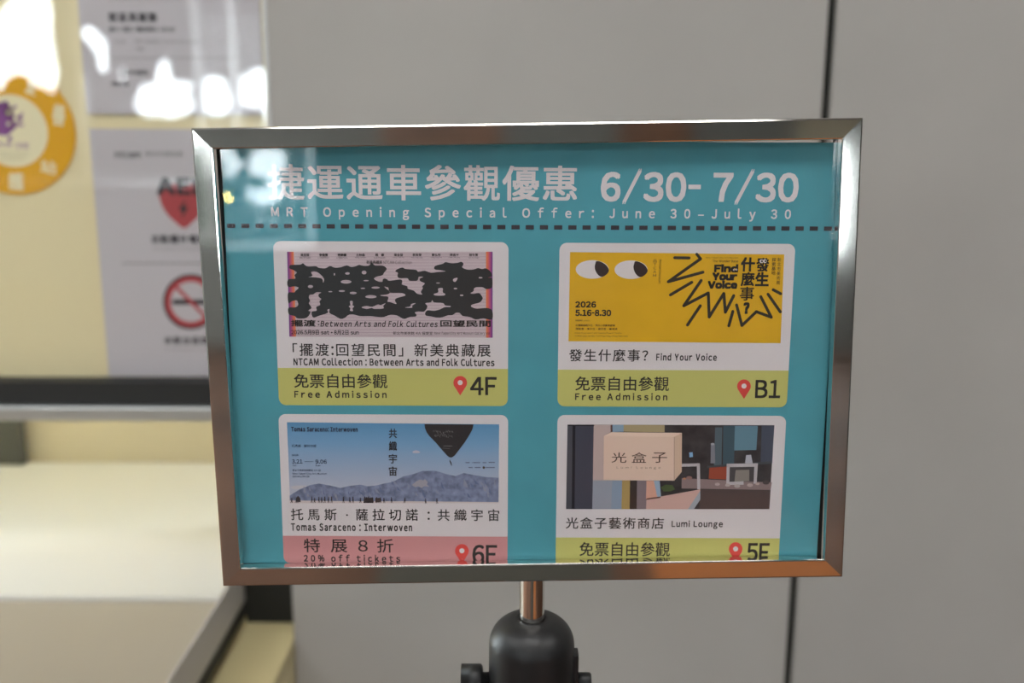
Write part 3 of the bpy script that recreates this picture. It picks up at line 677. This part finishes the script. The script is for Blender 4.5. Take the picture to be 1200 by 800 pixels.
zp(p, Z9, '880,268 996,266 992,336 878,338', ink(70, 66, 68), 5); zp(p, Z9, '908,282 972,280 972,334 902,336', ink(126, 120, 114), 6)
for x, y, r, c_ in ((822, 348, 12, (168, 150, 148)), (870, 352, 12, (170, 156, 154)), (915, 356, 14, (166, 154, 152)), (975, 352, 14, (170, 150, 146)), (1010, 346, 10, (176, 156, 148)), (1050, 340, 16, (74, 66, 66)), (690, 318, 14, (140, 106, 100)), (668, 322, 8, (176, 120, 90)), (800, 160, 9, (150, 150, 156))):
    p.poly([Z9(a, b) for a, b in ell(x, y, r, r * .6, 14)], ink(*c_), 7)
p.build('picture', c4, 'shop interior with a counter and white display boxes')
p = Print(sheet); zp(p, Z9, '290,121 325,104 656,107 655,290 620,331 288,329', ink(206, 180, 164), 8); zp(p, Z9, '620,126 656,107 655,290 620,331', ink(194, 166, 146), 9); zp(p, Z9, '290,121 325,104 656,107 620,126', ink(212, 188, 172), 9)
zp(p, Z9, '618,126 622,126 622,331 618,331', ink(170, 142, 128), 10)
br = ink(66, 46, 40)
for ch, x in zip('光盒子', (326, 420, 516)): zt3(p, Z9, ch, x, 199, x + 70, 247, br, 10)
zt3(p, Z9, 'Lumi Lounge', 350, 264, 556, 278, ink(120, 96, 86), 10, spacing=2.0)
p.build('lightbox_drawing', c4, 'cream lightbox with shop name')

# ------------------------------------------------------------------ lamps of the hall
lampm = emitter('lamp_panel', (1.0, .985, .96, 1), CEILING_LAMP)
first = None
for i, (x, y, wh) in enumerate([(-2.4, -.5, 'beside the left wall at the counter end'), (0, -.5, 'in the middle at the counter end'), (2.4, -.5, 'beside the right wall at the counter end'),
                     (-3, -3.6, 'beside the left wall at the window end'), (0, -3.6, 'in the middle at the window end'), (3, -3.6, 'beside the right wall at the window end')]):
    if first is None:
        first = thing('ceiling_light', 'x', 'ceiling light', (x, y, H), 'ceiling light panels')
        bm = bmesh.new(); box(bm, -.8, .8, -.4, -.36, -.05, 0); box(bm, -.8, .8, .36, .4, -.05, 0); box(bm, -.8, -.76, -.36, .36, -.05, 0); box(bm, .76, .8, -.36, .36, -.05, 0)
        obj('frame', bm, white_metal, first); obj('diffuser', bx(-.758, .758, -.358, .358, -.035, -.02), lampm, first); r = first
    else:
        r = first.copy(); COL.objects.link(r)
        for ch in list(first.children):
            c = ch.copy(); COL.objects.link(c); c.parent = r
        r.location = (x, y, H)
    r['label'] = 'square white ceiling light panel ' + wh

bl = thing('booth_fill_light', 'unseen strip lamp added inside the ticket booth to brighten it', 'fill light', (-1.1, yb - .2, 2.3))  # unseen lamp, added to brighten the booth wall and rear countertop
obj('housing', bx(-.9, .9, -.05, .05, 0, .05), white_metal, bl); obj('tube', bx(-.88, .88, -.035, .035, -.03, -.001, bevel=.01), emitter('booth_fill_tube', (1, .97, .9, 1), 16 * BOOTH_FILL), bl)
obj('rod', bx(-.01, .01, -.01, .01, .05, H - 2.3), white_metal, bl)
gl = thing('pendant_lamp', 'small warm globe lamp hanging in the hall', 'pendant lamp', (-1.80, -5.09, 1.392))
bm = bmesh.new(); bmesh.ops.create_icosphere(bm, subdivisions=3, radius=.014); obj('bulb', bm, emitter('warm_bulb', (1, .70, .16, 1), 150), gl, smooth=True)
bm = bmesh.new(); lathe(bm, [(.004, .0138), (.012, .02), (.012, .05), (.003, .055), (.003, H - 1.392)], 20); obj('cord', bm, blackp, gl)
# ------------------------------------------------------------------ trees outside the rear window
def gap(x, z):
    if -5.02 < x < -4.38 and 1.92 + .1 * math.sin(x * 9) < z < 2.78 - max(0, (-4.6 - x)) * 1.2: return True
    if abs((x + 3.90) + (z - 2.17) * .5) < .06 + .02 * math.sin(z * 40) and 1.93 < z < 2.40: return True
    saw = .16 * abs(math.sin(x * 16))
    if -3.68 < x < -3.12 and 1.64 < z < 2.20 - abs(x + 3.33) * 1.1 - saw * 1.2: return True
    if -2.99 < x < -2.74 and 1.64 < z < 2.08 - abs(x + 2.86) * 1.4 - saw * .6: return True
    if -2.60 < x < -2.33 and 1.72 < z < 2.16 - abs(x + 2.45) * 1.2 - saw * .6: return True
    if ((x + 2.335) / .055) ** 2 + ((z - 1.635) / .085) ** 2 < 1: return True
    if ((x + 2.02) / .15) ** 2 + ((z - 1.68) / .11) ** 2 < 1: return True
    if -2.2 < x < -1.84 and 1.10 < z < 1.56: return math.sin(x * 57) > .62 + (1.56 - z) * .5
    return False
tree = thing('tree', 'dense dark tree outside the rear window', 'tree', (-3.5, -7.9, 0))
bm = bmesh.new()
for k in range(14000):
    x, z = random.uniform(-5.9, -1.2), random.uniform(.3, 3.3); Yd = random.uniform(-8.1, -7.6)
    f = (2.82 - RY0) / (2.82 - Yd); X, Z = x * f, 1.45 + (z - 1.45) * f     # keep the sky gaps clear of leaves
    if gap(X, Z): continue
    s = random.uniform(.08, .13); n = Vector((random.uniform(-.5, .5), -1, random.uniform(-.5, .5))).normalized()
    u = n.orthogonal().normalized(); u = Matrix.Rotation(random.uniform(0, 6.28), 3, n) @ u; v = n.cross(u)
    c = Vector((x + 3.5, Yd + 7.9, z))
    tips = [c + u * s, c + v * s * .55, c - u * s, c - v * s * .55]
    if any(gap((q.x - 3.5) * f, 1.45 + (q.z - 1.45) * f) for q in tips + [c + u * s * .5, c - u * s * .5]): continue
    bm.faces.new([bm.verts.new(q) for q in tips])
obj('foliage', bm, leafm, tree)
bm = bmesh.new(); lathe(bm, [(.11, 0), (.08, 1.2), (.06, 2.4), (.02, 3.2)], 16, cx=-.62, cy=.1); obj('trunk', bm, barkm, tree, smooth=True)
